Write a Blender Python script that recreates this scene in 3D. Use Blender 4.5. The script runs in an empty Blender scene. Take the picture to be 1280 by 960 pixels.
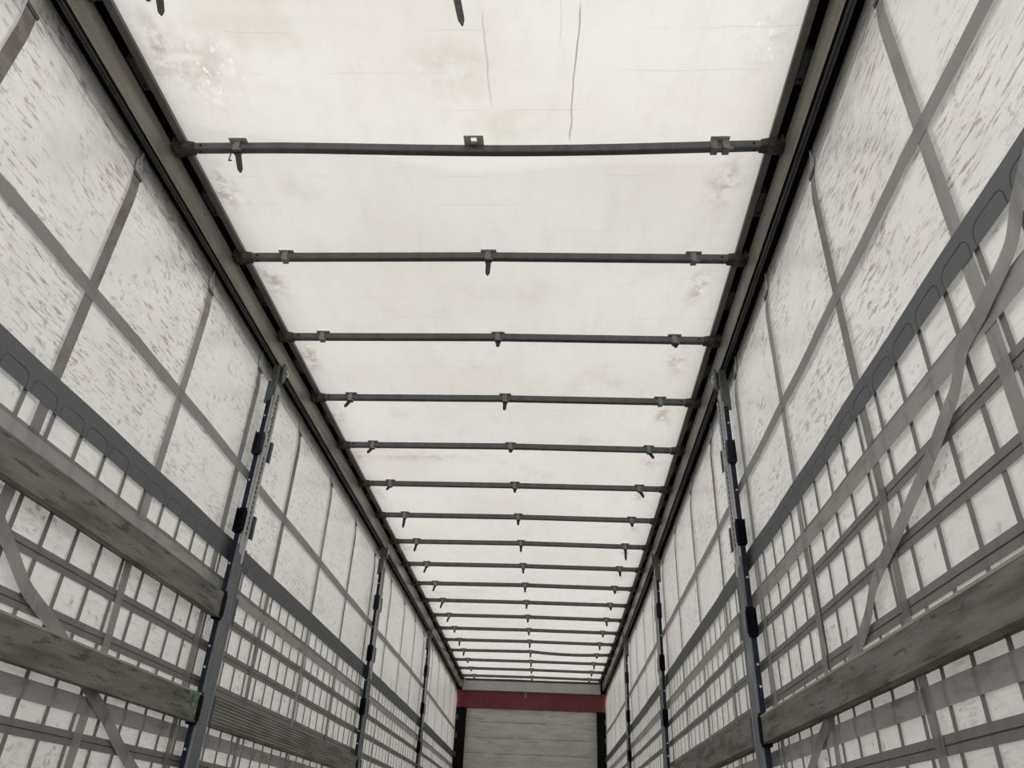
import bpy, bmesh, math, random
from mathutils import Vector, Matrix

S = bpy.context.scene
random.seed(7)

# ------------------------------------------------------------------ camera
PITCH, YAW, ROLL = 0.542328, -0.066465, 0.047630
FPX = 944.94
CAM = Vector((0.33756, 0.0, 0.32904))
cp, sp = math.cos(PITCH), math.sin(PITCH)
fw = Vector((math.sin(YAW) * cp, math.cos(YAW) * cp, sp))
rt = Vector((math.cos(YAW), -math.sin(YAW), 0))
up = rt.cross(fw)
r2 = rt * math.cos(ROLL) + up * math.sin(ROLL)
u2 = -rt * math.sin(ROLL) + up * math.cos(ROLL)
cam_d = bpy.data.cameras.new('camera')
cam_d.sensor_width = 36.0
cam_d.lens = FPX / 1280 * 36.0
cam_d.clip_start = 0.02
cam = bpy.data.objects.new('camera', cam_d)
S.collection.objects.link(cam)
M = Matrix((r2, u2, -fw)).transposed().to_4x4()
M.translation = CAM
cam.matrix_world = M
S.camera = cam

# ------------------------------------------------------------------ sky and exposure
S.view_settings.view_transform = 'Standard'
S.view_settings.look = 'None'
S.view_settings.exposure = 0.0
S.view_settings.gamma = 1.0
S.view_settings.use_curve_mapping = False
W = bpy.data.worlds.new('overcast_sky')
S.world = W
W.use_nodes = True
wn = W.node_tree.nodes
bg = wn['Background']
# bright overcast, a little brighter low down behind the open rear doors
wnt = W.node_tree
tc = wn.new('ShaderNodeTexCoord'); sep = wn.new('ShaderNodeSeparateXYZ'); wnt.links.new(tc.outputs['Generated'], sep.inputs[0])
def wmap(sock, a, b, lo, hi):
    m = wn.new('ShaderNodeMapRange'); m.interpolation_type = 'SMOOTHSTEP'; wnt.links.new(sock, m.inputs['Value'])
    m.inputs['From Min'].default_value = a; m.inputs['From Max'].default_value = b
    m.inputs['To Min'].default_value = lo; m.inputs['To Max'].default_value = hi
    return m.outputs[0]
def wmath(op, a, b):
    m = wn.new('ShaderNodeMath'); m.operation = op
    for k, v in enumerate((a, b)):
        if isinstance(v, float): m.inputs[k].default_value = v
        else: wnt.links.new(v, m.inputs[k])
    return m.outputs[0]
behind = wmath('MULTIPLY', wmap(sep.outputs['Y'], -.95, -.1, 1.0, 0.0), wmap(sep.outputs['Z'], .25, .65, 1.0, 0.0))
wnt.links.new(wmath('ADD', wmath('MULTIPLY', behind, 2.0), 1.50), bg.inputs['Strength'])
wmx = wn.new('ShaderNodeMix'); wmx.data_type = 'RGBA'
wnt.links.new(behind, wmx.inputs[0])
wmx.inputs[6].default_value = (1.0, 0.975, 0.945, 1); wmx.inputs[7].default_value = (0.95, 0.965, 1.0, 1)
wnt.links.new(wmx.outputs[2], bg.inputs['Color'])
S.cycles.max_bounces = 10
S.cycles.diffuse_bounces = 6
S.cycles.transmission_bounces = 6

# ------------------------------------------------------------------ measures of the trailer
Y0 = 2.0417            # second roof bow in view
SP = 0.66              # spacing of the bows
YEND = 13.66
ZR = 2.65
def bend(y):           # the long side rails are not perfectly straight
    t = (y - Y0) / (17.6 * SP)
    return 0.03486 * 4 * t * (1 - t)

# ------------------------------------------------------------------ node helpers
def new_mat(name):
    m = bpy.data.materials.new(name); m.use_nodes = True
    nt = m.node_tree
    for n in list(nt.nodes): nt.nodes.remove(n)
    out = nt.nodes.new('ShaderNodeOutputMaterial')
    return m, nt, out
class NT:
    def __init__(s, nt): s.nt = nt
    def n(s, t, **k):
        x = s.nt.nodes.new(t)
        for a, b in k.items(): setattr(x, a, b)
        return x
    def l(s, a, b): s.nt.links.new(a, b)
    def put(s, sock, v):
        if hasattr(v, 'is_linked') or isinstance(v, bpy.types.NodeSocket): s.l(v, sock)
        else: sock.default_value = v
    def math(s, op, a, b=0.0, c=0.0, clamp=False):
        x = s.n('ShaderNodeMath', operation=op, use_clamp=clamp)
        s.put(x.inputs[0], a); s.put(x.inputs[1], b); s.put(x.inputs[2], c)
        return x.outputs[0]
    def coord(s): return s.n('ShaderNodeTexCoord').outputs['Object']
    def mapping(s, v, scale=(1, 1, 1), loc=(0, 0, 0), rot=(0, 0, 0)):
        x = s.n('ShaderNodeMapping'); s.l(v, x.inputs['Vector'])
        x.inputs['Scale'].default_value = scale; x.inputs['Location'].default_value = loc
        x.inputs['Rotation'].default_value = rot
        return x.outputs[0]
    def noise(s, v, scale=1.0, detail=4.0, rough=0.55, dist=0.0):
        x = s.n('ShaderNodeTexNoise'); s.l(v, x.inputs['Vector'])
        x.inputs['Scale'].default_value = scale; x.inputs['Detail'].default_value = detail
        x.inputs['Roughness'].default_value = rough; x.inputs['Distortion'].default_value = dist
        return x.outputs['Fac']
    def ramp(s, f, a, b, lo=0.0, hi=1.0):
        x = s.n('ShaderNodeMapRange'); x.interpolation_type = 'SMOOTHSTEP'
        s.put(x.inputs['Value'], f)
        x.inputs['From Min'].default_value = a; x.inputs['From Max'].default_value = b
        x.inputs['To Min'].default_value = lo; x.inputs['To Max'].default_value = hi
        return x.outputs[0]
    def mix(s, f, a, b):
        x = s.n('ShaderNodeMix', data_type='RGBA')
        s.put(x.inputs[0], f)
        s.put(x.inputs[6], a if not isinstance(a, tuple) else (*a, 1)); s.put(x.inputs[7], b if not isinstance(b, tuple) else (*b, 1))
        return x.outputs[2]
    def xyz(s, v):
        x = s.n('ShaderNodeSeparateXYZ'); s.l(v, x.inputs[0]); return x.outputs
    def bump(s, h, strength=0.3, dist=0.01):
        x = s.n('ShaderNodeBump'); s.l(h, x.inputs['Height'])
        x.inputs['Strength'].default_value = strength; x.inputs['Distance'].default_value = dist
        return x.outputs[0]

def cloth_shader(N, out, col, trans, tcol=None, gloss=0.04, rough=0.35, bump=None):
    """thin sheet: part reflected, part let through"""
    d = N.n('ShaderNodeBsdfDiffuse'); t = N.n('ShaderNodeBsdfTranslucent'); g = N.n('ShaderNodeBsdfGlossy')
    N.put(d.inputs['Color'], col)
    if tcol is None: N.put(t.inputs['Color'], col)
    else: N.put(t.inputs['Color'], tcol)
    g.inputs['Roughness'].default_value = rough
    if bump is not None:
        for x in (d, t, g): N.l(bump, x.inputs['Normal'])
    m = N.n('ShaderNodeMixShader'); m.inputs[0].default_value = trans
    N.l(d.outputs[0], m.inputs[1]); N.l(t.outputs[0], m.inputs[2])
    lw = N.n('ShaderNodeFresnel'); lw.inputs['IOR'].default_value = 1.42
    f = N.math('MULTIPLY', lw.outputs[0], gloss)
    m2 = N.n('ShaderNodeMixShader'); N.l(f, m2.inputs[0])
    N.l(m.outputs[0], m2.inputs[1]); N.l(g.outputs[0], m2.inputs[2])
    N.l(m2.outputs[0], out.inputs[0])

def mat_curtain():
    m, nt, out = new_mat('dirty_white_tarpaulin'); N = NT(nt)
    co = N.coord(); x, y, z = N.xyz(co)
    cloud = N.noise(co, 1.6, 4); fine = N.noise(N.mapping(co, (1, 3, 9)), 3.0, 5)
    col = N.mix(N.ramp(cloud, .35, .7), (0.90, 0.90, 0.89), (0.83, 0.825, 0.79))
    col = N.mix(N.ramp(fine, .48, .72, 0, .4), col, (0.60, 0.60, 0.585))
    up_ = N.ramp(z, 1.45, 1.62, .35, 1.0)
    # rubbed streaks run along the trailer, where the folded curtain scrapes
    st = N.noise(N.mapping(co, (1, 13, 115), rot=(0.10, 0, 0)), 1.0, 5, .68)
    where = N.ramp(N.noise(N.mapping(co, (1, 1, 1), (3, 5, 9)), 2.3, 4), .38, .60)
    k = N.math('MULTIPLY', N.ramp(st, .53, .66), N.math('MULTIPLY', N.math('MULTIPLY', where, N.ramp(y, 8.0, 3.0, .35, 1.0)), up_))
    col = N.mix(N.math('MULTIPLY', k, .88), col, (0.15, 0.15, 0.145))
    st2 = N.noise(N.mapping(co, (1, 14, 78), (7, 3, 1), rot=(0.14, 0, 0)), 1.0, 5, .66)
    wh2 = N.ramp(N.noise(N.mapping(co, (1, 1.3, 1.0), (1, 8, 4)), 2.2, 4), .45, .57)
    near = N.ramp(y, 6.0, 3.0, .2, 1.0)
    k2 = N.math('MULTIPLY', N.math('MULTIPLY', N.ramp(st2, .545, .625), wh2), N.math('MULTIPLY', up_, near))
    col = N.mix(N.math('MULTIPLY', k2, .85), col, (0.24, 0.06, 0.035))
    # little smudges
    sm = N.noise(N.mapping(co, (1, 1, 1.2), (2, 2, 2)), 26, 3, .6)
    sw = N.ramp(N.noise(co, 4.1, 2), .46, .58)
    col = N.mix(N.math('MULTIPLY', N.math('MULTIPLY', N.ramp(sm, .58, .66), sw), .6), col, (0.17, 0.17, 0.16))
    b = N.bump(N.noise(N.mapping(co, (1, 2.0, 1.1)), 3.0, 4), .35, .03)
    tcol = N.mix(1.0, col, col)
    mult = N.n('ShaderNodeMix', data_type='RGBA', blend_type='MULTIPLY')
    mult.inputs[0].default_value = 1; N.l(col, mult.inputs[6]); mult.inputs[7].default_value = (1.0, .99, .96, 1)
    cloth_shader(N, out, col, .46, mult.outputs[2], gloss=.45, rough=.32, bump=b)
    return m

def mat_roof():
    m, nt, out = new_mat('white_roof_tarpaulin'); N = NT(nt)
    co = N.coord(); x, y, z = N.xyz(co)
    cloud = N.noise(co, 1.1, 5)
    col = N.mix(N.ramp(cloud, .35, .7), (0.765, 0.76, 0.735), (0.715, 0.706, 0.675))
    weave = N.noise(N.mapping(co, (3, .7, 1)), 5.0, 5)
    col = N.mix(N.ramp(weave, .45, .8, 0, .22), col, (0.58, 0.565, 0.52))
    # rub marks beside the rails, once per bay
    t = N.math('FRACT', N.math('DIVIDE', N.math('SUBTRACT', y, Y0 - .66 * 10), SP))
    wob = N.math('MULTIPLY', N.math('SUBTRACT', N.noise(co, 6, 4), .5), .16)
    dx = N.math('SUBTRACT', N.math('ABSOLUTE', x), N.math('ADD', 1.06, wob))
    ex = N.math('DIVIDE', N.math('MULTIPLY', dx, dx), -.0022)
    dy = N.math('SUBTRACT', t, .37)
    ey = N.math('DIVIDE', N.math('MULTIPLY', dy, dy), -.035)
    g = N.math('EXPONENT', N.math('ADD', ex, ey))
    rough_ = N.noise(N.mapping(co, (1, 1, 1), (4, 4, 4)), 13, 5, .65)
    k = N.math('MULTIPLY', g, N.ramp(rough_, .40, .62))
    side = N.ramp(N.noise(N.mapping(co, (.9, .9, .9), (9, 1, 0)), 2.0, 2), .35, .55, .25, 1)
    col = N.mix(N.math('MULTIPLY', N.math('MULTIPLY', k, side), .8, clamp=True), col, (0.33, 0.26, 0.21))
    fleck = N.math('MULTIPLY', g, N.ramp(N.noise(N.mapping(co, (1, .35, 1)), 60, 2), .62, .7))
    col = N.mix(N.math('MULTIPLY', fleck, .8, clamp=True), col, (0.95, 0.95, 0.92))
    # broad yellowish damp patches
    patch = N.ramp(N.noise(N.mapping(co, (1, 1, 1), (5, 2, 7)), 2.4, 4), .56, .76)
    col = N.mix(N.math('MULTIPLY', patch, .38), col, (0.54, 0.50, 0.40))
    # brownish crumpled area by the left rail near the rear, and one at mid roof
    def blob(cx_, cy_, rx, ry):
        a = N.math('DIVIDE', N.math('SUBTRACT', x, cx_), rx); b_ = N.math('DIVIDE', N.math('SUBTRACT', y, cy_), ry)
        return N.math('EXPONENT', N.math('MULTIPLY', N.math('ADD', N.math('MULTIPLY', a, a), N.math('MULTIPLY', b_, b_)), -1.0))
    b1 = N.math('MULTIPLY', blob(-.95, 1.70, .13, .13), N.ramp(rough_, .35, .62))
    col = N.mix(N.math('MULTIPLY', b1, .50), col, (0.42, 0.36, 0.31))
    b1f = N.math('MULTIPLY', blob(-.92, 1.72, .15, .13), N.ramp(N.noise(N.mapping(co, (1, .6, 1), rot=(0, 0, .6)), 42, 2), .60, .68))
    col = N.mix(N.math('MULTIPLY', b1f, .7), col, (0.97, 0.96, 0.93))
    b2 = N.math('MULTIPLY', blob(-.03, 1.72, .12, .12), N.ramp(rough_, .3, .6))
    col = N.mix(N.math('MULTIPLY', b2, .35), col, (0.45, 0.40, 0.33))
    b3 = N.math('MULTIPLY', blob(-.60, 4.95, .34, .07), N.ramp(rough_, .35, .6))
    col = N.mix(N.math('MULTIPLY', b3, .45), col, (0.40, 0.34, 0.29))
    # creases
    wig = N.math('MULTIPLY', N.math('SUBTRACT', N.noise(N.mapping(co, (1, 1, 1), (0, 3, 0)), 5, 2), .5), .035)
    def crease(xc, y0, y1, w, slope=0.0):
        c = N.math('ADD', N.math('ADD', xc, wig), N.math('MULTIPLY', N.math('SUBTRACT', y, y0), slope))
        d_ = N.math('ABSOLUTE', N.math('SUBTRACT', x, c))
        a = N.ramp(d_, w, w * .3); r_ = N.math('MULTIPLY', N.ramp(y, y0 - .04, y0 + .02), N.ramp(y, y1 + .04, y1 - .02))
        return N.math('MULTIPLY', a, r_)
    c1 = crease(.43, 1.50, 2.02, .0042, -.03); c2 = crease(.11, 1.52, 1.86, .0045, .02); c3 = crease(.365, 1.46, 1.62, .003)
    cs = N.math('MAXIMUM', N.math('MAXIMUM', c1, N.math('MULTIPLY', c2, .55)), N.math('MULTIPLY', c3, .3))
    col = N.mix(N.math('MULTIPLY', cs, .75), col, (0.28, 0.26, 0.23))
    # faint cross folds
    wy = N.math('ADD', y, N.math('MULTIPLY', N.math('SUBTRACT', N.noise(N.mapping(co, (1.5, 0, 0)), 2.0, 3), .5), .03))
    fr = N.math('ABSOLUTE', N.math('SUBTRACT', N.math('FRACT', N.math('DIVIDE', wy, .165)), .5))
    fl = N.math('MULTIPLY', N.ramp(fr, .016, .004), N.ramp(N.noise(N.mapping(co, (1.5, 6, 1), (8, 8, 8)), 2.0, 2), .52, .62))
    col = N.mix(N.math('MULTIPLY', fl, .32), col, (0.40, 0.38, 0.34))
    b = N.bump(N.noise(N.mapping(co, (1.2, .9, 1)), 2.6, 6, .6), .45, .05)
    cloth_shader(N, out, col, .64, None, gloss=.15, rough=.5, bump=b)
    return m

def mat_webbing(name, col, trans, dirt=(0.10, 0.09, 0.08), rust=0.0, amount=.6, scale=(1, 14, 3)):
    m, nt, out = new_mat(name); N = NT(nt)
    co = N.n('ShaderNodeNewGeometry').outputs['Position']; x, y, z = N.xyz(co)
    n1 = N.noise(N.mapping(co, scale, rot=(.5, 0, 0)), 2.0, 5, .6)
    c = N.mix(N.math('MULTIPLY', N.ramp(n1, .5, .72), amount), col, dirt)
    n0 = N.noise(co, 2.0, 3)
    c = N.mix(N.ramp(n0, .35, .7, 0, .35), c, tuple(v * 1.3 for v in col))
    if rust:
        r_ = N.math('MULTIPLY', N.ramp(N.noise(N.mapping(co, (1, 5, 9), (3, 1, 2)), 1.8, 4), .47, .56), N.ramp(z, 1.8, 2.3, .10, 1.0))
        c = N.mix(N.math('MULTIPLY', r_, rust), c, (0.15, 0.085, 0.07))
    weave = N.n('ShaderNodeTexWave', wave_type='BANDS', bands_direction='Y')
    N.l(co, weave.inputs['Vector']); weave.inputs['Scale'].default_value = 60
    b = N.bump(weave.outputs['Fac'], .15, .002)
    cloth_shader(N, out, c, trans, None, gloss=.2, rough=.6, bump=b)
    return m

def mat_solid(name, col, rough=.5, metal=0.0, var=.3, vcol=None, nscale=6.0, stretch=(1, 1, 1), bump=.1, spots=None, spec=.5):
    m, nt, out = new_mat(name); N = NT(nt)
    p = N.n('ShaderNodeBsdfPrincipled'); co = N.coord()
    n1 = N.noise(N.mapping(co, stretch), nscale, 5, .6)
    vc = vcol or tuple(v * .5 for v in col)
    c = N.mix(N.ramp(n1, .38, .72, 0, var), col, vc)
    if spots:
        c = N.mix(N.ramp(N.noise(N.mapping(co, stretch, (3, 3, 3)), nscale * 2.7, 3), spots[1], spots[1] + .06, 0, .8), c, spots[0])
    N.l(c, p.inputs['Base Color']); p.inputs['Roughness'].default_value = rough; p.inputs['Metallic'].default_value = metal; p.inputs['Specular IOR Level'].default_value = spec
    N.l(N.ramp(n1, .3, .7, max(.05, rough - .12), min(1, rough + .15)), p.inputs['Roughness'])
    N.l(N.bump(N.noise(N.mapping(co, stretch), nscale * 4, 4), bump, .004), p.inputs['Normal'])
    N.l(p.outputs[0], out.inputs[0])
    return m

def mat_board():
    m, nt, out = new_mat('weathered_plywood_headboard'); N = NT(nt)
    p = N.n('ShaderNodeBsdfPrincipled'); co = N.coord(); x, y, z = N.xyz(co)
    base = N.mix(N.ramp(N.noise(N.mapping(co, (1.2, 1, 6)), 2.2, 5), .35, .7), (0.52, 0.51, 0.48), (0.40, 0.395, 0.375))
    st = N.noise(N.mapping(co, (2.2, 1, 30)), 1.5, 5, .6)
    base = N.mix(N.ramp(st, .58, .70, 0, .65), base, (0.14, 0.135, 0.125))
    zz = N.math('ADD', z, N.math('MULTIPLY', N.math('SUBTRACT', N.noise(N.mapping(co, (3, 0, 0)), 2, 3), .5), .01))
    fr = N.math('ABSOLUTE', N.math('SUBTRACT', N.math('FRACT', N.math('DIVIDE', zz, .235)), .5))
    ln = N.math('MULTIPLY', N.ramp(fr, .03, .008), N.ramp(N.noise(N.mapping(co, (4, 1, 5)), 2, 3), .38, .55, .3, 1))
    base = N.mix(N.math('MULTIPLY', ln, .8), base, (0.09, 0.085, 0.08))
    N.l(base, p.inputs['Base Color']); p.inputs['Roughness'].default_value = .6
    N.l(N.bump(st, .2, .01), p.inputs['Normal'])
    N.l(p.outputs[0], out.inputs[0]); return m

MT = dict(
    curtain=mat_curtain(), roof=mat_roof(),
    tape=mat_webbing('dark_grey_reinforcing_tape', (0.165, 0.16, 0.155), .30, amount=.6),
    belt=mat_webbing('mid_grey_belt', (0.33, 0.325, 0.32), .35, amount=.65, scale=(1, 3, 14)),
    strap=mat_webbing('grey_tension_webbing', (0.30, 0.294, 0.288), .38, rust=.42, amount=.7),
    hstrap=mat_webbing('grey_horizontal_belt', (0.25, 0.248, 0.24), .35, amount=.5, scale=(1, 4, 14)),
    band=mat_webbing('slate_blue_band', (0.021, 0.035, 0.045), .08, dirt=(.05, .055, .06), amount=.3, scale=(1, 3, 8)),
    dark_line=mat_solid('fold_and_outline_shade', (0.034, 0.041, 0.047), .7),  # dark colour standing in for tape fold shade and show-through outlines
    alu=mat_solid('dull_aluminium_rail', (0.30, 0.285, 0.25), .42, .45, .7, (0.13, 0.12, 0.105), 2.5, (1, .6, 6), .08),
    rail_dark=mat_solid('grimy_dark_rail', (0.085, 0.085, 0.085), .5, .2, .5, (0.03, 0.03, 0.035), 3, (1, .7, 5)),
    flange=mat_solid('grey_roof_flange', (0.18, 0.175, 0.165), .5, .3, .5, (0.10, 0.095, 0.09), 4, (1, .7, 3)),
    black=mat_solid('black_parts_and_groove_shade', (0.004, 0.005, 0.009), .8, spec=.1),  # black parts, and the shade of the rail grooves as colour
    block=mat_solid('dark_blue_grey_block', (0.06, 0.066, 0.08), .55),
    tube=mat_solid('dark_grey_bow_tube', (0.105, 0.108, 0.112), .42, .35, .4, (0.05, 0.05, 0.052), 5, (3, 1, 1)),
    rust=mat_solid('rusty_hinge_bracket', (0.085, 0.068, 0.048), .8, .1, .85, (0.018, 0.017, 0.015), 30),
    clip=mat_solid('light_grey_clip', (0.24, 0.24, 0.235), .5, .3, .4),
    hook=mat_solid('zinc_hook_plate', (0.50, 0.49, 0.47), .5, .2, .5, (0.22, 0.20, 0.18), 30),
    plate=mat_solid('taupe_clip_plate', (0.52, 0.49, 0.45), .6, .0, .3),
    rubber=mat_solid('black_rubber_tab', (0.035, 0.035, 0.037), .6),
    post=mat_solid('slate_grey_post', (0.150, 0.170, 0.180), .40, .25, .45, (0.085, 0.097, 0.105), 5, (1, 1, .5), .1, ((0.3, 0.3, 0.28), .70)),
    sleeve=mat_solid('worn_zinc_sleeve', (0.46, 0.47, 0.465), .5, .25, .5, (0.27, 0.27, 0.265), 6, (1, 1, .6)),
    flank=mat_solid('dark_blue_post_flank', (0.014, 0.019, 0.034), .6, .0, .4, spec=.2),
    bracket=mat_solid('dark_green_grey_bracket', (0.10, 0.112, 0.105), .5, .3, .5),
    bolt=mat_solid('bright_bolt', (0.6, 0.6, 0.6), .35, .7, .2),
    hole=mat_solid('dark_slot', (0.004, 0.004, 0.005), .9),
    plank=mat_solid('weathered_grey_plank', (0.20, 0.195, 0.178), .65, .0, .95, (0.095, 0.092, 0.082), 3.2, (1, 1.0, 7), .3, ((0.06, 0.058, 0.052), .60)),
    ribplank=mat_solid('ribbed_aluminium_plank', (0.20, 0.195, 0.18), .5, .3, .6, (0.11, 0.105, 0.10), 3.0, (1, 1, 12)),
    edge=mat_solid('rubbed_pale_plank_edge', (0.36, 0.34, 0.28), .6, 0, .5, (0.22, 0.21, 0.18), 5, (1, 1.5, 2)),
    green=mat_solid('green_paint_smear', (0.10, 0.24, 0.10), .6, 0, .6, (0.35, 0.45, 0.35), 40),
    red=mat_solid('dark_red_steel', (0.145, 0.009, 0.017), .5, .0, .4, (0.11, 0.01, 0.02), 4),
    beam=mat_solid('pale_grey_steel_beam', (0.42, 0.43, 0.42), .5, .1, .4, (0.30, 0.31, 0.31), 5),
    corner=mat_solid('black_corner_post', (0.004, 0.004, 0.005), .7, spec=.1),
    yellow=mat_solid('yellowish_end_block', (0.42, 0.30, 0.13), .6),
    board=mat_board(),
    floor=mat_solid('brown_plywood_floor', (0.11, 0.075, 0.05), .6, 0, .6, (0.05, 0.04, 0.03), 3, (6, .6, 1)),
    asphalt=mat_solid('grey_concrete_yard', (0.36, 0.36, 0.355), .9, 0, .4, (0.28, 0.28, 0.28), 12),
)

# ------------------------------------------------------------------ mesh builder
class MB:
    def __init__(s): s.v = []; s.f = []
    def add(s, vs, fs):
        o = len(s.v); s.v += [tuple(v) for v in vs]; s.f += [tuple(i + o for i in f) for f in fs]
    def box(s, x0, x1, y0, y1, z0, z1, seg=1):
        x0, x1 = min(x0, x1), max(x0, x1); y0, y1 = min(y0, y1), max(y0, y1); z0, z1 = min(z0, z1), max(z0, z1)
        vs = []; fs = []
        for i in range(seg + 1):
            y = y0 + (y1 - y0) * i / seg
            vs += [(x0, y, z0), (x1, y, z0), (x1, y, z1), (x0, y, z1)]
        for i in range(seg):
            a = i * 4; b = a + 4
            for k in range(4):
                j = (k + 1) % 4
                fs.append((a + k, b + k, b + j, a + j))
        e = seg * 4
        fs += [(0, 1, 2, 3), (e + 3, e + 2, e + 1, e)]
        s.add(vs, fs); return s
    def prism(s, prof, axis, a, b, seg=1):
        """closed profile (2D points) swept along an axis"""
        n = len(prof); vs = []
        for i in range(seg + 1):
            t = a + (b - a) * i / seg
            for (p, q) in prof:
                vs.append({'y': (p, t, q), 'x': (t, p, q), 'z': (p, q, t)}[axis])
        fs = []
        for i in range(seg):
            for k in range(n):
                j = (k + 1) % n
                fs.append((i * n + k, i * n + j, (i + 1) * n + j, (i + 1) * n + k))
        fs.append(tuple(range(n))[::-1]); fs.append(tuple(seg * n + k for k in range(n)))
        s.add(vs, fs); return s
    def ribbon(s, pts, wvec, w):
        """flat band along pts, width along wvec"""
        vs = []; fs = []
        for i, p in enumerate(pts):
            wv = wvec[i] if isinstance(wvec, list) else wvec
            p = Vector(p); vs += [p - wv * w / 2, p + wv * w / 2]
        for i in range(len(pts) - 1):
            fs.append((2 * i, 2 * i + 1, 2 * i + 3, 2 * i + 2))
        s.add(vs, fs); return s
    def cyl(s, c, axis, r, h, n=12):
        a = Vector(axis).normalized(); t = Vector((0, 0, 1)) if abs(a.z) < .9 else Vector((1, 0, 0))
        u = a.cross(t).normalized(); w = a.cross(u); c = Vector(c); vs = []
        for k in (-.5, .5):
            for i in range(n):
                an = 2 * math.pi * i / n
                vs.append(c + a * h * k + u * r * math.cos(an) + w * r * math.sin(an))
        fs = [(i, (i + 1) % n, n + (i + 1) % n, n + i) for i in range(n)] + [tuple(range(n))[::-1], tuple(range(n, 2 * n))]
        s.add(vs, fs); return s
    def build(s, name, mat, parent=None, org=(0, 0, 0), bent=True, bevel=0, smooth=False, seg=2):
        me = bpy.data.meshes.new(name)
        if bent == 'origin': b0 = bend(org[1]); vs = [(x - org[0], y - org[1], z - org[2]) for x, y, z in s.v]
        elif bent: vs = [(x + bend(y) - org[0] - bend(org[1]), y - org[1], z - org[2]) for x, y, z in s.v]
        else: vs = [(x - org[0], y - org[1], z - org[2]) for x, y, z in s.v]
        me.from_pydata(vs, [], s.f); me.materials.append(mat)
        bm = bmesh.new(); bm.from_mesh(me); bmesh.ops.recalc_face_normals(bm, faces=bm.faces[:]); bm.to_mesh(me); bm.free()
        if smooth:
            for p in me.polygons: p.use_smooth = True
        o = bpy.data.objects.new(name, me); S.collection.objects.link(o)
        if parent is not None: o.parent = parent
        else: o.location = (org[0] + (bend(org[1]) if bent else 0), org[1], org[2])
        if bevel:
            m = o.modifiers.new('bevel', 'BEVEL'); m.width = bevel; m.segments = seg; m.limit_method = 'ANGLE'
        return o

def tag(o, label=None, cat=None, group=None, kind=None):
    if label: o['label'] = label
    if cat: o['category'] = cat
    if group: o['group'] = group
    if kind: o['kind'] = kind
    return o
def empty(name, loc, label, cat, group=None, kind=None):
    o = bpy.data.objects.new(name, None); o.empty_display_size = .1
    S.collection.objects.link(o); o.location = (loc[0] + bend(loc[1]), loc[1], loc[2])
    return tag(o, label, cat, group, kind)
def copy_tree(o, parent=None):
    c = o.copy(); S.collection.objects.link(c)
    if parent is not None: c.parent = parent
    for ch in list(kids.get(o.name, [])): copy_tree(ch, c)
    return c
kids = {}
def reg(o):
    if o.parent: kids.setdefault(o.parent.name, []).append(o)
    return o
ORD = ['first', 'second', 'third', 'fourth', 'fifth', 'sixth', 'seventh', 'eighth', 'ninth', 'tenth', 'eleventh', 'twelfth',
       'thirteenth', 'fourteenth', 'fifteenth', 'sixteenth', 'seventeenth', 'eighteenth', 'nineteenth']
SIDE = {-1: 'left', 1: 'right'}

# ------------------------------------------------------------------ ground and floor
g = MB(); g.box(-40, 40, -30, 50, -1.25, -1.2)
tag(g.build('ground', MT['asphalt'], bent=False), kind='structure', label='grey concrete yard outside the trailer')
g = MB(); g.box(-1.215, 1.215, -.7, YEND + .1, -.05, 0.0, 20)
tag(g.build('floor', MT['floor']), kind='structure', label='brown plywood loading floor of the trailer')

# ------------------------------------------------------------------ roof sheet
def roof_z(x, y):
    t = (y - Y0) / SP
    return 2.676 + .006 * math.sin(math.pi * (t % 1.0)) ** 2 + .003 * math.sin(x * 5 + y * 2.3) * math.sin(y * 3.1)
c = MB(); vs = []; fs = []
nx, ny = 48, 260
for j in range(ny + 1):
    y = -.7 + (YEND + .05 + .7) * j / ny
    for i in range(nx + 1):
        x = -1.165 + 2.33 * i / nx
        vs.append((x, y, roof_z(x, y)))
for j in range(ny):
    for i in range(nx):
        a = j * (nx + 1) + i; fs.append((a, a + 1, a + nx + 2, a + nx + 1))
c.add(vs, fs)
tag(c.build('ceiling', MT['roof'], smooth=True), kind='structure', label='translucent white roof tarpaulin with rubbed stains')

# ------------------------------------------------------------------ side curtains
WX = 1.25
def rip(s, y, z):
    a = .0022 * math.sin(y * 9.4 + s) * math.sin(z * 1.9 + y * .6) + .0015 * math.sin(y * 3.3 + z * 2.1 + 2 * s)
    return a * min(1.0, max(0.0, (2.55 - z) * 3))
def wp(s, y, z, off):
    f = min(1.0, max(0.0, (z - 2.30) / .24))
    return (s * (WX + rip(s, y, z) + .022 * f * f * (3 - 2 * f) - off), y, z)
YS, YE = -.7, YEND - .05
GRID_Y = [1.43 + .153 * k for k in range(-8, 80)]
BAND = {-1: (1.425, 1.530), 1: (1.448, 1.538)}
def hstrip(s, z0, z1, off, y0=YS, y1=YE, step=.15, zfun=None):
    m = MB(); n = int((y1 - y0) / step); vs = []; fs = []
    for i in range(n + 1):
        y = y0 + (y1 - y0) * i / n
        dz = zfun(y) if zfun else 0
        vs += [wp(s, y, z0 + dz, off), wp(s, y, (z0 + z1) / 2 + dz, off), wp(s, y, z1 + dz, off)]
    for i in range(n):
        a = i * 3; fs += [(a, a + 1, a + 4, a + 3), (a + 1, a + 2, a + 5, a + 4)]
    m.add(vs, fs); return m
def vstrip(s, y, z0, z1, w, off, fn=None, step=.08):
    m = MB(); n = max(2, int((z1 - z0) / step)); vs = []; fs = []
    for i in range(n + 1):
        z = z0 + (z1 - z0) * i / n
        dy, do, tw = fn(z) if fn else (0, 0, 0)
        vs += [wp(s, y + dy - w / 2, z, off + do - tw), wp(s, y + dy + w / 2, z, off + do + tw)]
    for i in range(n): fs.append((2 * i, 2 * i + 1, 2 * i + 3, 2 * i + 2))
    m.add(vs, fs); return m

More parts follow.
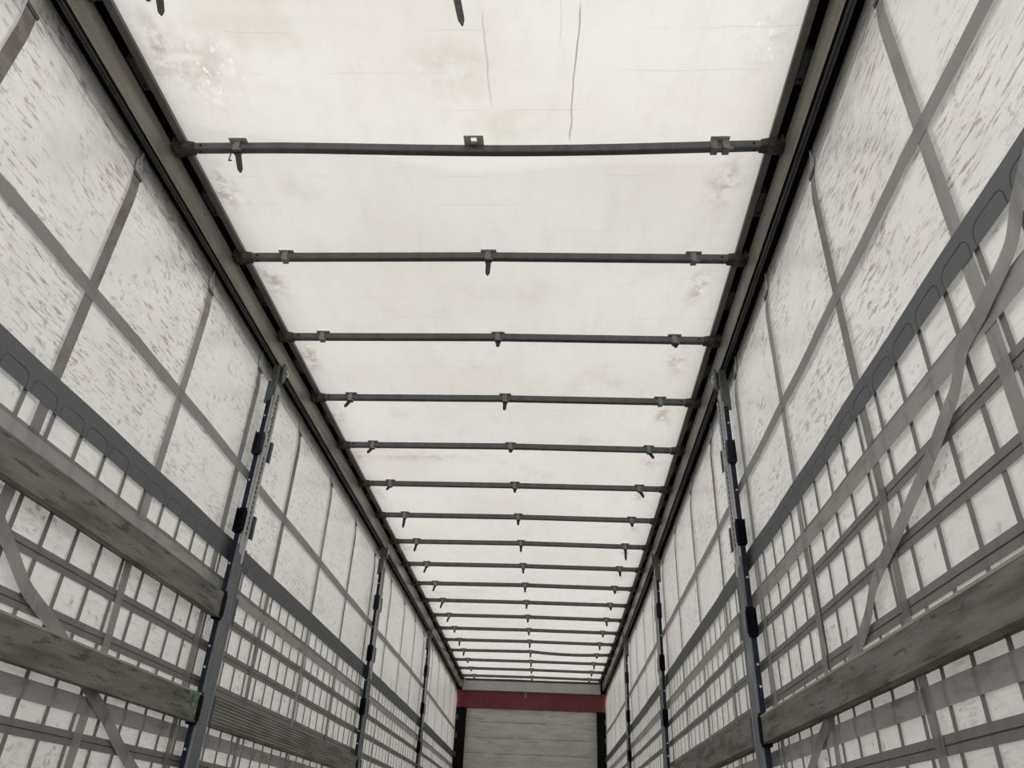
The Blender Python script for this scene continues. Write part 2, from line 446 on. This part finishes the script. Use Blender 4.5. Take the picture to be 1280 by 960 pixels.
for s in (-1, 1):
    m = MB(); vs = []; fs = []
    n, k = int((YE - YS) / .06), 44
    for j in range(n + 1):
        y = YS + (YE - YS) * j / n
        for i in range(k + 1):
            z = -.12 + 2.672 * i / k
            vs.append(wp(s, y, z, 0))
    for j in range(n):
        for i in range(k):
            a = j * (k + 1) + i; fs.append((a, a + 1, a + k + 2, a + k + 1))
    m.add(vs, fs)
    wall = m.build('wall_' + SIDE[s], MT['curtain'], smooth=True)
    tag(wall, kind='structure', label='scuffed white tarpaulin side curtain forming the %s wall' % SIDE[s])
    b0, b1 = BAND[s]
    for y in GRID_Y:
        vstrip(s, y, -.1, 1.478, .021, .0035, step=.12).build('vertical_tape', MT['tape'], wall, smooth=True)
    for z in (1.175, 1.025, .875, .735, .555, .40, .25):
        p = hstrip(s, z - .022, z + .022, .0050).build('horizontal_tape', MT['tape'], wall, smooth=True)
        hstrip(s, z - .0015, z + .0015, .0058).build('tape_fold_shade', MT['dark_line'], p)  # shade in the fold between paired tapes, drawn as a dark strip
    hstrip(s, 1.322, 1.342, .0050).build('horizontal_tape', MT['tape'], wall, smooth=True)
    o = hstrip(s, b0, b1, .0105).build('slate_band', MT['band'], wall, smooth=True); o['label'] = 'dark slate blue horizontal band'
    # cell outlines showing through the band, their shade drawn as dark strips
    q = MB()
    for a in range(len(GRID_Y) - 1):
        ya, yb = GRID_Y[a] + .013, GRID_Y[a + 1] - .013
        zt = b0 + .052
        path = [(ya, b0 + .002), (ya, zt - .02), (ya + .008, zt - .006), (ya + .022, zt), (yb - .022, zt), (yb - .008, zt - .006), (yb, zt - .02), (yb, b0 + .002)]
        for (p0, p1) in zip(path[:-1], path[1:]):
            P0, P1 = Vector(wp(s, p0[0], p0[1], .0112)), Vector(wp(s, p1[0], p1[1], .0112))
            d = (P1 - P0).normalized(); wv = d.cross(Vector((1, 0, 0))).normalized()
            q.ribbon([P0, P1], wv, .0018)
    q.build('cell_outline_shade', MT['dark_line'], o)
    hstrip(s, 1.272, 1.322 if s < 0 else 1.330, .0105, zfun=lambda y: .004 * math.sin(y * 1.3 + s)).build('belt', MT['belt'], wall, smooth=True)
    hstrip(s, .629, .686, .0085).build('belt', MT['belt'], wall, smooth=True)
    hstrip(s, 1.840, 1.892, .0095, zfun=lambda y: .008 * math.sin(y * .9 + .6 * s)).build('upper_belt', MT['hstrap'], wall, smooth=True)
    hstrip(s, 2.445, 2.55, .0030).build('top_hem', MT['curtain'], wall, smooth=True)
    hstrip(s, 2.441, 2.446, .0034).build('hem_seam', MT['hstrap'], wall, smooth=True)

# vertical tension straps, each hanging from its own roller hook
STRAP_Y = [.65, 1.315, 1.98, 2.685, 3.36, 4.10, 4.88, 5.65, 6.40, 7.20, 7.98, 8.73, 9.45, 10.25, 11.0, 11.8, 12.6, 13.3]
for s in (-1, 1):
    rnd = random.Random(11 + s)
    for i, y in enumerate(STRAP_Y):
        ph, am, tl = rnd.random() * 6.3, rnd.uniform(.004, .013), rnd.uniform(-.02, .02)
        if i == 3 and s > 0: am = .016
        if i == 1: lab = 'wide grey vertical strap with rust stains crossing the %s curtain nearest the rear' % SIDE[s]
        elif i == 0: lab = 'grey vertical strap on the %s curtain in the upper corner of the photo' % SIDE[s]
        elif y < 3.4: lab = 'grey vertical webbing strap on the %s curtain, %s one before the nearest steel post' % (SIDE[s], {2: 'third', 3: 'second', 4: 'last'}[i])
        elif y < 6.5: lab = 'grey vertical webbing strap on the %s curtain, %s one beyond the nearest steel post' % (SIDE[s], ORD[i - 5])
        elif y < 9.5: lab = 'narrow grey vertical strap on the %s curtain, %s one beyond the second steel post' % (SIDE[s], ORD[i - 9])
        else: lab = 'distant grey vertical strap on the %s curtain, %s one beyond the third steel post' % (SIDE[s], ORD[i - 13])
        t = empty('tension_strap', (s * WX, y, 2.50), lab, 'strap', 'vertical tension straps on the %s curtain' % SIDE[s])
        fl = .008
        def fn(z, ph=ph, am=am, tl=tl):
            k = min(1.0, max(0.0, (1.5 - z) / .35))
            return (k * (am * math.sin(z * 7 + ph) + tl * (1.5 - z)), k * .001, k * .001 * math.sin(z * 9 + ph))
        w = .050 if y < 5 else .044
        org = (s * WX, y, 2.50)
        vstrip(s, y, -.05, 2.475, w, .0075, fn, .05).build('webbing', MT['strap'], t, org=org, smooth=True)
        # roller hook: plate with two rivets and a stem up into the rail
        hk = MB()
        outl = [(-.021, 2.432), (.021, 2.432), (.024, 2.46), (.022, 2.488), (.012, 2.506), (-.012, 2.506), (-.022, 2.488), (-.024, 2.46)]
        n8 = len(outl)
        hk.add([wp(s, y + a, b_, o_) for o_ in (.0085, .0115) for a, b_ in outl],
               [tuple(range(n8)), tuple(range(n8, 2 * n8))] + [(k, (k + 1) % n8, n8 + (k + 1) % n8, n8 + k) for k in range(n8)])
        hx = wp(s, y, 2.52, .010)[0]
        hk.box(hx - .002, hx + .002, y - .005, y + .005, 2.495, 2.545)
        h = hk.build('hook_plate', MT['hook'], t, org=org, bevel=.001)
        rv = MB()
        for dy in (-.007, .007): rv.cyl((wp(s, y, 2.468, .0125)[0], y + dy, 2.468), (1, 0, 0), .004, .004, 8)
        rv.build('rivet', MT['bolt'], h, org=org)
        bk = MB(); bx = wp(s, y, 2.423, .0115)[0]; bk.box(bx - .002, bx + .002, y - w / 2 - .003, y + w / 2 + .003, 2.415, 2.432)
        bk.build('buckle', MT['rail_dark'], t, org=org, bevel=.001)

# loose diagonal straps lying against the curtains
def loose(s, pts, lab, w=.048):
    P = []
    for i in range(len(pts) - 1):
        p0 = pts[max(i - 1, 0)]; p1 = pts[i]; p2 = pts[i + 1]; p3 = pts[min(i + 2, len(pts) - 1)]
        for k in range(6):
            t = k / 6
            P.append(tuple(.5 * (2 * p1[j] + (p2[j] - p0[j]) * t + (2 * p0[j] - 5 * p1[j] + 4 * p2[j] - p3[j]) * t * t + (3 * p1[j] - p0[j] - 3 * p2[j] + p3[j]) * t ** 3) for j in (0, 1)))
    P.append(pts[-1])
    pos = [Vector(wp(s, y, z, .015 + .002 * math.sin(i * .5))) for i, (y, z) in enumerate(P)]
    wv = []
    for i in range(len(pos)):
        d = (pos[min(i + 1, len(pos) - 1)] - pos[max(i - 1, 0)]).normalized()
        n = d.cross(Vector((1, 0, 0))).normalized()
        n = (n + Vector((s * .02 * math.sin(i * .35), 0, 0))).normalized(); wv.append(n)
    m = MB(); m.ribbon(pos, wv, w)
    o = m.build('loose_strap', MT['strap'], org=(s * WX, pts[0][0], pts[0][1]), smooth=True)
    tag(o, lab, 'strap', 'loose diagonal straps')
loose(1, [(.98, 1.50), (1.10, 1.43), (1.18, 1.36), (1.30, 1.32), (1.40, 1.30), (1.47, 1.24), (1.53, 1.21), (1.61, 1.17), (1.75, 1.12), (1.90, 1.06), (2.05, 1.02), (2.15, .97), (2.24, .91), (2.38, .84), (2.55, .77), (2.73, .70), (2.98, .59), (3.2, .48)],
      'loose wavy grey strap hanging diagonally across the grid of the right curtain')
loose(-1, [(1.35, 1.40), (1.6, 1.27), (1.8, 1.16), (1.93, 1.08), (2.04, 1.01), (2.16, .93), (2.26, .89), (2.42, .83), (2.60, .74), (2.80, .65), (3.02, .54), (3.2, .46)],
      'loose grey strap running diagonally behind the planks of the left curtain')

# ------------------------------------------------------------------ side rails under the roof edge
for s in (-1, 1):
    root = empty('roof_side_rail', (s * 1.2, 0, 2.6), 'long aluminium roof side rail with black grooves along the top of the %s curtain' % SIDE[s], 'rail', 'roof side rails')
    org = (s * 1.2, 0, 2.6)
    SEG = 30; ya, yb = -.7, YEND - .02
    m = MB()
    # light inner lip, gently rounded, then the grooved underside
    prof = [(1.199, 2.646), (1.1955, 2.640), (1.197, 2.60), (1.2005, 2.56), (1.200, 2.535), (1.203, 2.530), (1.206, 2.534), (1.206, 2.646)]
    m.prism([(s * p, z) for p, z in prof], 'y', ya, yb, SEG)
    m.build('inner_lip', MT['alu'], root, org=org)['label'] = 'pale aluminium inner lip'
    m = MB()
    m.prism([(s * p, z) for p, z in [(1.2145, 2.62), (1.2145, 2.530), (1.2235, 2.530), (1.2255, 2.537), (1.2275, 2.530), (1.2365, 2.531), (1.2365, 2.62)]], 'y', ya, yb, SEG)
    m.build('track', MT['rail_dark'], root, org=org)
    m = MB(); m.box(s * 1.2055, s * 1.215, ya, yb, 2.575, 2.668, SEG); m.box(s * 1.236, s * 1.281, ya, yb, 2.555, 2.75, SEG)  # near-black boxes put the groove shade into colour
    m.box(s * 1.281, s * 1.288, ya, yb, 2.485, 2.75, SEG); m.box(s * 1.168, s * 1.272, ya, yb, 2.735, 2.75, SEG); m.box(s * 1.2, s * 1.2355, ya, yb, 2.646, 2.735, SEG)  # outer valance and top cover added to keep light out
    m.build('groove_shade_block', MT['black'], root, org=org)
    m = MB(); m.prism([(s * p, z) for p, z in [(1.140, 2.652), (1.166, 2.648), (1.168, 2.655), (1.168, 2.74), (1.163, 2.74), (1.160, 2.672), (1.140, 2.668)]], 'y', ya, yb, SEG)
    m.build('roof_flange', MT['flange'], root, org=org)
    for k in range(-2, 18):
        yc = Y0 + SP * (k + .5)
        if yc > YEND - .1: break
        m = MB(); m.box(s * 1.171, s * 1.199, yc - .068, yc + .068, 2.655, 2.70)
        m.box(s * 1.166, s * 1.172, yc + .052, yc + .068, 2.648, 2.672)
        b = m.build('runner_block', MT['block'], root, org=org, bevel=.002)
        m = MB(); m.cyl((s * 1.184, yc + .045, 2.6535), (0, 0, 1), .006, .004, 10)
        m.build('screw', MT['hole'], b, org=org)
    m = MB()
    for k in range(9):
        yc = .9 + 1.47 * k
        m.cyl((s * 1.1975, yc, 2.60), (1, 0, 0), .005, .004, 8)
    m.build('screw', MT['rail_dark'], root, org=org)
    if s < 0:
        m = MB(); m.box(-1.205, -1.175, YEND - .22, YEND - .03, 2.52, 2.63)
        m.build('end_block', MT['yellow'], root, org=org, bevel=.004)['label'] = 'yellowish end block'
        m = MB(); m.box(-1.194, -1.188, 10.30, 10.42, 2.58, 2.63)
        m.build('tag', MT['plate'], root, org=org, bevel=.002)

# ------------------------------------------------------------------ roof bows
L_, C_, R_ = -.95, .01, .955
TABS = {  # bow: (left, centre, right) each (length, sideways slant)
    0: ((.13, .36), (.19, .2), None), 1: ((.118, .33), None, None), 2: (None, (.085, 0), None), 3: (None, (.035, 0), (.02, 0)),
    4: ((.05, -.6), (.055, -.05), None), 5: ((.045, -.7), (.02, 0), (.045, .6)), 6: ((.035, -.7), (.03, 0), (.05, .5)),
    7: ((.085, -.05), (.045, 0), (.03, 0)), 8: ((.07, -.2), (.055, 0), (.10, 0)), 9: ((.065, -.3), (.05, 0), (.045, .1)),
    10: ((.06, -.3), (.05, 0), (.03, 0)), 11: ((.065, -.3), (.045, 0), (.03, .2)), 12: ((.06, -.3), (.04, 0), (.05, .1)),
    13: ((.03, 0), (.04, 0), (.03, 0)), 14: ((.055, 0), (.060, 0), (.05, 0)), 15: ((.055, -.05), (.055, 0), (.02, 0)),
    16: ((.02, 0), (.055, 0), (.055, 0)), 17: ((.02, 0), (.03, 0), (.04, 0)), 18: ((.02, 0), (.02, 0), (.04, 0))}
BOWLAB = {
    0: 'dark roof bow at the top edge of the photo, two pointed tabs hanging into view',
    1: 'nearest full dark roof bow, sagging in the middle, holed plate at its centre',
    2: 'second full roof bow from the rear, with one pointed tab hanging at its centre',
    3: 'third full roof bow from the rear, thin clips and hardly any hanging tabs',
    4: 'fourth full roof bow from the rear, short tabs at its left and centre clips',
    5: 'fifth full roof bow from the rear, short tabs slanting outwards at both ends'}
rnd = random.Random(5)
for b in range(0, 19):
    y = Y0 + SP * (b - 1)
    if b == 18: y -= .03
    lab = BOWLAB.get(b) or ('dark steel roof bow, %s one counted towards the red header beam' % ORD[b - 1])
    if b == 18: lab = 'last thin roof bow, directly in front of the pale beam above the red header'
    root = empty('roof_bow', (0, y, ZR), lab, 'roof bow', 'roof bows under the tarpaulin')
    sag = {0: -.01, 1: -.022}.get(b, rnd.uniform(.004, .010))
    if b == 15: sag = .012
    zc = 2.643
    def zz(x, b=b, sag=sag):
        if b <= 1: return sag * math.cos(min(1, abs(x - .2) / 1.0) * math.pi / 2) ** 1.5 if abs(x - .2) < 1 else 0.0
        if b == 15 and x > 0: return sag * (1 - x / 1.13) - .02 * math.sin(math.pi * x / 1.13)
        return sag * (1 - abs(x) / 1.13)
    # tube with rounded section
    h, w, r = .0195, .0145, .006
    sec = []
    for (cy, cz, a0) in ((w - r, h - r, 0), (-(w - r), h - r, 90), (-(w - r), -(h - r), 180), (w - r, -(h - r), 270)):
        for k in range(4):
            a = math.radians(a0 + k * 30); sec.append((cy + r * math.cos(a), cz + r * math.sin(a)))
    n = len(sec); vs = []; fs = []; NS = 36
    for i in range(NS + 1):
        x = -1.118 + 2.236 * i / NS
        for (py, pz) in sec: vs.append((x, y + py, zc + pz + zz(x)))
    for i in range(NS):
        for k in range(n):
            fs.append((i * n + k, i * n + (k + 1) % n, (i + 1) * n + (k + 1) % n, (i + 1) * n + k))
    fs += [tuple(range(n)), tuple(NS * n + k for k in range(n))]
    m = MB(); m.add(vs, fs)
    org = (0, y, ZR)
    tube = m.build('tube', MT['tube'], root, org=org, bent='origin', smooth=False)
    for s in (-1, 1):
        m = MB()
        z0 = zc
        m.prism([(s * 1.104, y - .0160), (s * 1.122, y - .0165), (s * 1.150, y - .026), (s * 1.188, y - .024), (s * 1.188, y + .026), (s * 1.150, y + .024), (s * 1.122, y + .0165), (s * 1.104, y + .0160)], 'z', z0 - .0235, z0 - .017)
        m.prism([(s * 1.110, y - .0165), (s * 1.150, y - .026), (s * 1.188, y - .024), (s * 1.188, y - .018), (s * 1.15, y - .019), (s * 1.110, y - .0155)], 'z', z0 - .023, z0 + .018)
        m.prism([(s * 1.110, y + .0165), (s * 1.150, y + .026), (s * 1.188, y + .024), (s * 1.188, y + .018), (s * 1.15, y + .019), (s * 1.110, y + .0155)], 'z', z0 - .023, z0 + .018)
        m.cyl((s * 1.158, y, z0), (0, 1, 0), .008, .064, 10)
        m.cyl((s * 1.172, y - .012, z0 - .026), (0, 0, 1), .008, .01, 8)
        m.cyl((s * 1.165, y + .014, z0 - .026), (0, 0, 1), .006, .01, 8)
        m.box(s * 1.178, s * 1.194, y - .034, y + .034, z0 - .018, z0 + .026)
        br = m.build('hinge_bracket', MT['rust'], root, org=org, bent='origin', bevel=.001, seg=1)
        m = MB(); m.cyl((s * 1.083, y - .0152, z0 + zz(s * 1.08)), (0, 1, 0), .0055, .002, 10)
        m.cyl((s * 1.083, y, z0 - .0212 + zz(s * 1.08)), (0, 0, 1), .0045, .002, 10)
        m.build('slot_hole', MT['hole'], tube, org=org, bent='origin')
    for j, xc in enumerate((L_ + (.014 if b == 1 else 0), C_, R_)):
        dz = zz(xc); zt = zc + dz
        m = MB()
        bands = (0,) if not (b == 1 and j == 2) else (-.022, .022)
        for dx in bands:
            w2 = .013
            if b == 1 and j == 1: continue
            x0, x1 = xc + dx - w2, xc + dx + w2
            m.box(x0, x1, y - .019, y - .0155, zt - .025, zt + .023)
            m.box(x0, x1, y + .0155, y + .019, zt - .025, zt + .023)
            m.box(x0, x1, y - .019, y + .019, zt - .0255, zt - .0215)
            if b > 0: m.box(x0 + .006, x1 + .012, y - .022, y - .008, zt - .031, zt - .024)
        if b == 1 and j == 1:
            m.box(xc - .012, xc + .012, y - .030, y - .0155, zt + .006, zt + .020)
        clip = m.build('clip', MT['clip'], root, org=org, bent='origin', bevel=.001, seg=1)
        m = MB(); zp = zt + .0225
        if b == 1 and j == 1:
            # plate with an open window in it
            for (x0, x1, y0, y1) in ((-.038, -.011, -.052, .02), (.012, .038, -.052, .02), (-.011, .012, -.052, -.044), (-.011, .012, -.018, .02)):
                m.box(xc + x0, xc + x1, y + y0, y + y1, zp, zp + .003)
        else:
            ov = .030 if b == 1 else .024
            m.box(xc - .034, xc + .038, y - ov, y + .022, zp, zp + .003)
        m.build('clip_plate', MT['plate'], clip, org=org, bent='origin')
        tb = TABS[b][j]
        if tb:
            ln, sl = tb
            m = MB(); yy = y - .004
            d = Vector((sl, 0, -1)).normalized(); u = Vector((1, 0, 0)); u = (u - d * u.dot(d)).normalized()
            top = Vector((xc + .004, yy, zt - .018)); ww = .0115
            wid = [(0, ww * 1.0), (.35, ww * 1.0), (.78, ww * .92), (.86, ww * .85), (1.0, .002)]
            vs = []
            for (t, hw) in wid:
                c0 = top + d * (ln + .012) * t
                for (sg, dy) in ((-1, -.0025), (1, -.0025), (1, .0025), (-1, .0025)):
                    vs.append(c0 + u * hw * sg + Vector((0, dy, 0)))
            fs = [(0, 1, 2, 3)]
            for i in range(len(wid) - 1):
                a = i * 4
                for k in range(4): fs.append((a + k, a + (k + 1) % 4, a + 4 + (k + 1) % 4, a + 4 + k))
            e = (len(wid) - 1) * 4; fs.append((e + 3, e + 2, e + 1, e))
            m.add(vs, fs)
            m.box(xc - .010, xc + .020, yy - .006, yy + .006, zt - .034, zt - .026)
            if ln > .1:
                for k in range(1, 4):
                    c0 = top + d * ln * (.3 + .17 * k); m.cyl(c0 + Vector((0, -.003, 0)), (0, 1, 0), .0022, .002, 6)
                m.box(xc - .019, xc - .016, yy - .004, yy, zt - .075, zt - .02); m.box(xc - .019, xc - .005, yy - .004, yy, zt - .078, zt - .074)
            m.build('hanging_tab', MT['rubber'], clip, org=org, bent='origin')

# ------------------------------------------------------------------ side posts
def make_post(s, yc, lab):
    """yc = side of the post facing the rear"""
    org = (s * 1.2, yc, 0)
    root = empty('side_post', org, lab, 'post', 'steel side posts carrying the planks')
    B = dict(parent=root, org=org, bent='origin')
    X = lambda v: s * v
    w = .115
    # lower channel
    m = MB(); m.box(X(1.190), X(1.198), yc, yc + w, 0, 1.50); m.box(X(1.186), X(1.194), yc, yc + .006, 0, 1.50); m.box(X(1.186), X(1.194), yc + w - .006, yc + w, 0, 1.50)
    m.build('channel', MT['post'], bevel=.002, **B)
    # upper sleeve: narrower, with folded edges
    m = MB(); m.box(X(1.188), X(1.197), yc + .018, yc + .072, 1.46, 2.40)
    m.box(X(1.183), X(1.192), yc + .018, yc + .026, 1.46, 2.34); m.box(X(1.192), X(1.199), yc + .004, yc + .105, 1.50, 2.33)
    m.box(X(1.180), X(1.190), yc + .064, yc + .074, 1.42, 2.36)
    sl = m.build('sleeve', MT['sleeve'], bevel=.0015, **B); sl['label'] = 'pale worn zinc sleeve'
    m = MB()
    for k in range(30):
        z = 1.56 + k * .027
        if 1.98 < z < 2.06: continue
        m.box(X(1.1862), X(1.189), yc + .050, yc + .0575, z, z + .017)
    m.build('slot_row', MT['hole'], parent=sl, org=org, bent='origin')
    m = MB()
    for z in (2.04, 2.12, 2.20, 2.30): m.cyl((X(1.1875), yc + .038, z), (1, 0, 0), .007, .003, 10)
    m.build('hole', MT['hole'], parent=sl, org=org, bent='origin')
    # flank facing the rear with rows of holes and bolts
    m = MB(); m.box(X(1.198), X(1.2215), yc + .002, yc + .012, 0, 2.30); m.box(X(1.198), X(1.2215), yc + w - .012, yc + w - .002, 0, 2.30)
    fl = m.build('flank', MT['flank'], bevel=.001, **B)
    m = MB()
    k = 0; z = .35
    while z < 2.28:
        m.cyl((X(1.211), yc + .0015, z), (0, 1, 0), .0035, .002, 8); z += .062
    m.build('hole_row', MT['hole'], parent=fl, org=org, bent='origin')
    for z in (.60, .93, 1.02, 1.40, 1.83, 2.20):
        m = MB(); m.cyl((X(1.211), yc - .001, z), (0, 1, 0), .0055, .006, 8)
        m.build('bolt', MT['bolt'], parent=fl, org=org, bent='origin')
    # plank pockets on both sides
    for zc_ in (2.04, 1.62, 1.205, .765):
        m = MB()
        m.box(X(1.183), X(1.187), yc - .030, yc + .004, zc_ - .055, zc_ + .045)
        m.box(X(1.187), X(1.224), yc - .006, yc + .002, zc_ - .065, zc_ + .06)
        m.box(X(1.187), X(1.224), yc - .034, yc + .002, zc_ - .070, zc_ - .064)
        m.box(X(1.219), X(1.224), yc - .034, yc + .002, zc_ - .065, zc_ + .05)
        m.build('plank_pocket', MT['black'] if zc_ < 1.9 else MT['flank'], bevel=.001, **B)
        m = MB()
        m.box(X(1.184), X(1.188), yc + w, yc + w + .024, zc_ - .06, zc_ + .06)
        m.box(X(1.188), X(1.232), yc + w - .001, yc + w + .004, zc_ - .06, zc_ + .06)
        m.build('plank_pocket', MT['block'], bevel=.001, **B)
    # top neck: cranked plate, tapering hook and roller in the rail
    m = MB()
    prof = [(1.198, 2.26), (1.204, 2.26), (1.210, 2.38), (1.204, 2.44), (1.205, 2.532), (1.196, 2.532), (1.192, 2.44), (1.198, 2.38)]
    vs = []
    for (yy0, yy1) in ((yc + .006, yc + .070),):
        m.prism([(X(p), q) for p, q in prof], 'y', yy0, yy1)
    m.box(X(1.198), X(1.238), yc + .004, yc + .012, 2.28, 2.42)
    m.box(X(1.205), X(1.232), yc + .012, yc + .06, 2.44, 2.532)
    m.build('top_neck', MT['bracket'], bevel=.002, **B)
    m = MB()
    m.prism([(yc + .030, 2.545), (yc + .085, 2.545), (yc + .082, 2.50), (yc + .062, 2.435), (yc + .048, 2.425), (yc + .034, 2.46)], 'x', X(1.176), X(1.188))
    m.box(X(1.180), X(1.198), yc + .028, yc + .075, 2.515, 2.525)
    hk = m.build('top_hook', MT['bracket'], bevel=.002, **B)
    m = MB(); m.cyl((X(1.172), yc + .060, 2.51), (1, 0, 0), .008, .008, 8); m.box(X(1.174), X(1.184), yc + .085, yc + .104, 2.50, 2.52)
    m.build('bolt', MT['bolt'], parent=hk, org=org, bent='origin')
    return root
POSTS = [3.455, 6.49, 9.54]
for s in (-1, 1):
    make_post(s, POSTS[0], 'tall slate grey steel side post nearest the camera on the %s side' % SIDE[s])
    make_post(s, POSTS[1], 'dark steel side post on the %s side, midway along the curtain' % SIDE[s])
    make_post(s, POSTS[2], 'small looking steel side post on the %s side, furthest before the red header' % SIDE[s])

# ------------------------------------------------------------------ planks between the posts
def plank(s, y0, y1, z0, z1, lab, rib=False, name='side_plank', xi=1.190, bright=False):
    org = (s * 1.2, y0, z0)
    root = empty(name, org, lab, 'plank', 'planks slotted between the side posts')
    m = MB(); seg = 12
    if rib:
        prof = [(1.216, z0), (1.216, z1), (xi + .003, z1)]
        n = 9
        for k in range(n):
            a = z1 - (z1 - z0) * (k + .15) / n; b = z1 - (z1 - z0) * (k + .5) / n; c_ = z1 - (z1 - z0) * (k + .85) / n
            prof += [(xi, a), (xi, b), (xi + .0022, b - .001), (xi + .0022, c_)]
        prof += [(xi + .003, z0)]
        m.prism([(s * p, z) for p, z in prof], 'y', y0, y1, seg)
        m.build('board', MT['ribplank'], root, org=org)
    else:
        prof = [(1.216, z0 + .002), (1.216, z1 - .002), (xi + .004, z1), (xi, z1 - .004), (xi + .0004, (z0 + z1) / 2), (xi, z0 + .004), (xi + .004, z0)]
        m.prism([(s * p, z) for p, z in prof], 'y', y0, y1, seg)
        m.build('board', MT['plank'], root, org=org)
        m = MB(); m.box(s * (xi - .0008), s * (xi + .006), y0, y1, z1 - .007, z1 + .0006, seg)
        m.build('worn_edge', MT['edge'] if bright else MT['plank'], root, org=org)['label'] = 'rubbed upper edge'
    return root
P0, P1, P2 = POSTS
plank(-1, .25, P0 - .010, 1.140, 1.252, 'upper weathered grey plank on the left side, before the nearest post')
lp = plank(-1, .25, P0 - .010, .700, .818, 'lower weathered plank on the left, pale worn top edge and green paint smear', bright=True)
m = MB()
rg = random.Random(3)
for k in range(18):
    yy = P0 - .085 + rg.gauss(0, .026); zz_ = .778 + rg.gauss(0, .022); a = rg.uniform(.007, .015)
    m.prism([(yy + a * math.cos(t) * rg.uniform(.6, 1.2), zz_ + 1.5 * a * math.sin(t) * rg.uniform(.6, 1.2)) for t in [i * .785 for i in range(8)]], 'x', -1.1895, -1.1885)
m.build('paint_smear', MT['green'], lp, org=(-1.2, .25, .700))['label'] = 'green paint smear'
plank(1, .25, P0 - .010, .705, .812, 'weathered grey plank on the right side, before the nearest post', bright=True)
plank(-1, P0 + .125, P1 - .008, .712, .838, 'finely ribbed grey plank on the left side, beyond the nearest post', rib=True)
plank(1, P0 + .125, P1 - .008, .712, .834, 'smooth grey plank on the right side, beyond the nearest post')

# ------------------------------------------------------------------ front end wall
m = MB(); m.box(-1.12, 1.14, YEND + .02, YEND + .05, 0, 2.24)
tag(m.build('wall_front', MT['board'], bent=False), kind='structure', label='weathered grey boarded headboard at the front end')
m = MB()
m.box(-1.275, 1.275, YEND - .01, YEND + .09, 2.205, 2.50)
hb = m.build('header_beam', MT['red'], bent=False, bevel=.004)
tag(hb, 'dark red steel header beam across the front end above the headboard', 'beam')
for s in (-1, 1):
    m = MB(); m.box(s * 1.14, s * 1.282, YEND - .012, YEND + .09, 2.495, 2.75)  # black blocks added to fill the bright gaps beside the beams
    m.build('corner_gap_filler', MT['black'], hb, bent=False)['label'] = 'black filler added to close the corner gap'
m = MB(); m.box(-1.3, 1.3, YEND + .03, YEND + .09, 2.66, 2.76); m.build('cover_strip', MT['black'], hb, bent=False)
m = MB(); m.box(-.105, -.075, YEND - .022, YEND - .010, 2.39, 2.46); m.box(-.115, -.065, YEND - .022, YEND - .010, 2.445, 2.47)
m.build('small_bracket', MT['clip'], hb, bent=False)
m = MB()
m.prism([(YEND - .06, 2.478), (YEND + .09, 2.478), (YEND + .09, 2.665), (YEND - .03, 2.665), (YEND - .045, 2.64), (YEND - .06, 2.63)], 'x', -1.165, 1.17)
pb = m.build('front_cross_beam', MT['beam'], bent=False, bevel=.003)
tag(pb, 'pale grey steel cross beam directly above the red header', 'beam')
m = MB(); m.box(-1.12, 1.13, YEND - .075, YEND - .03, 2.645, 2.662)
m.build('lip', MT['rust'], pb, bent=False)['label'] = 'reddish brown upper lip'
m = MB(); m.cyl((-.63, YEND - .061, 2.57), (0, 1, 0), .008, .004, 10)
m.build('hole', MT['hole'], pb, bent=False)
for s, xa, xb in ((-1, 1.075, 1.235), (1, 1.10, 1.255)):
    m = MB(); m.box(s * xa, s * xb, YEND - .06, YEND + .02, 0, 2.205)
    cpn = m.build('corner_post', MT['corner'], bent=False, bevel=.003)
    tag(cpn, 'black corner post on the %s edge of the headboard' % SIDE[s], 'post', 'black corner posts')
    m = MB(); m.box(s * xb, s * (xb + .018), YEND - .07, YEND + .02, 0, 2.205)
    m.build('edge_strip', MT['red'], cpn, bent=False)['label'] = 'dark red outer edge strip'
    m = MB()
    for k in range(3): m.box(s * (xb - .03), s * (xb - .005), YEND - .066, YEND - .06, 1.45 + .28 * k, 1.53 + .28 * k)
    m.build('keeper', MT['rail_dark'], cpn, bent=False)
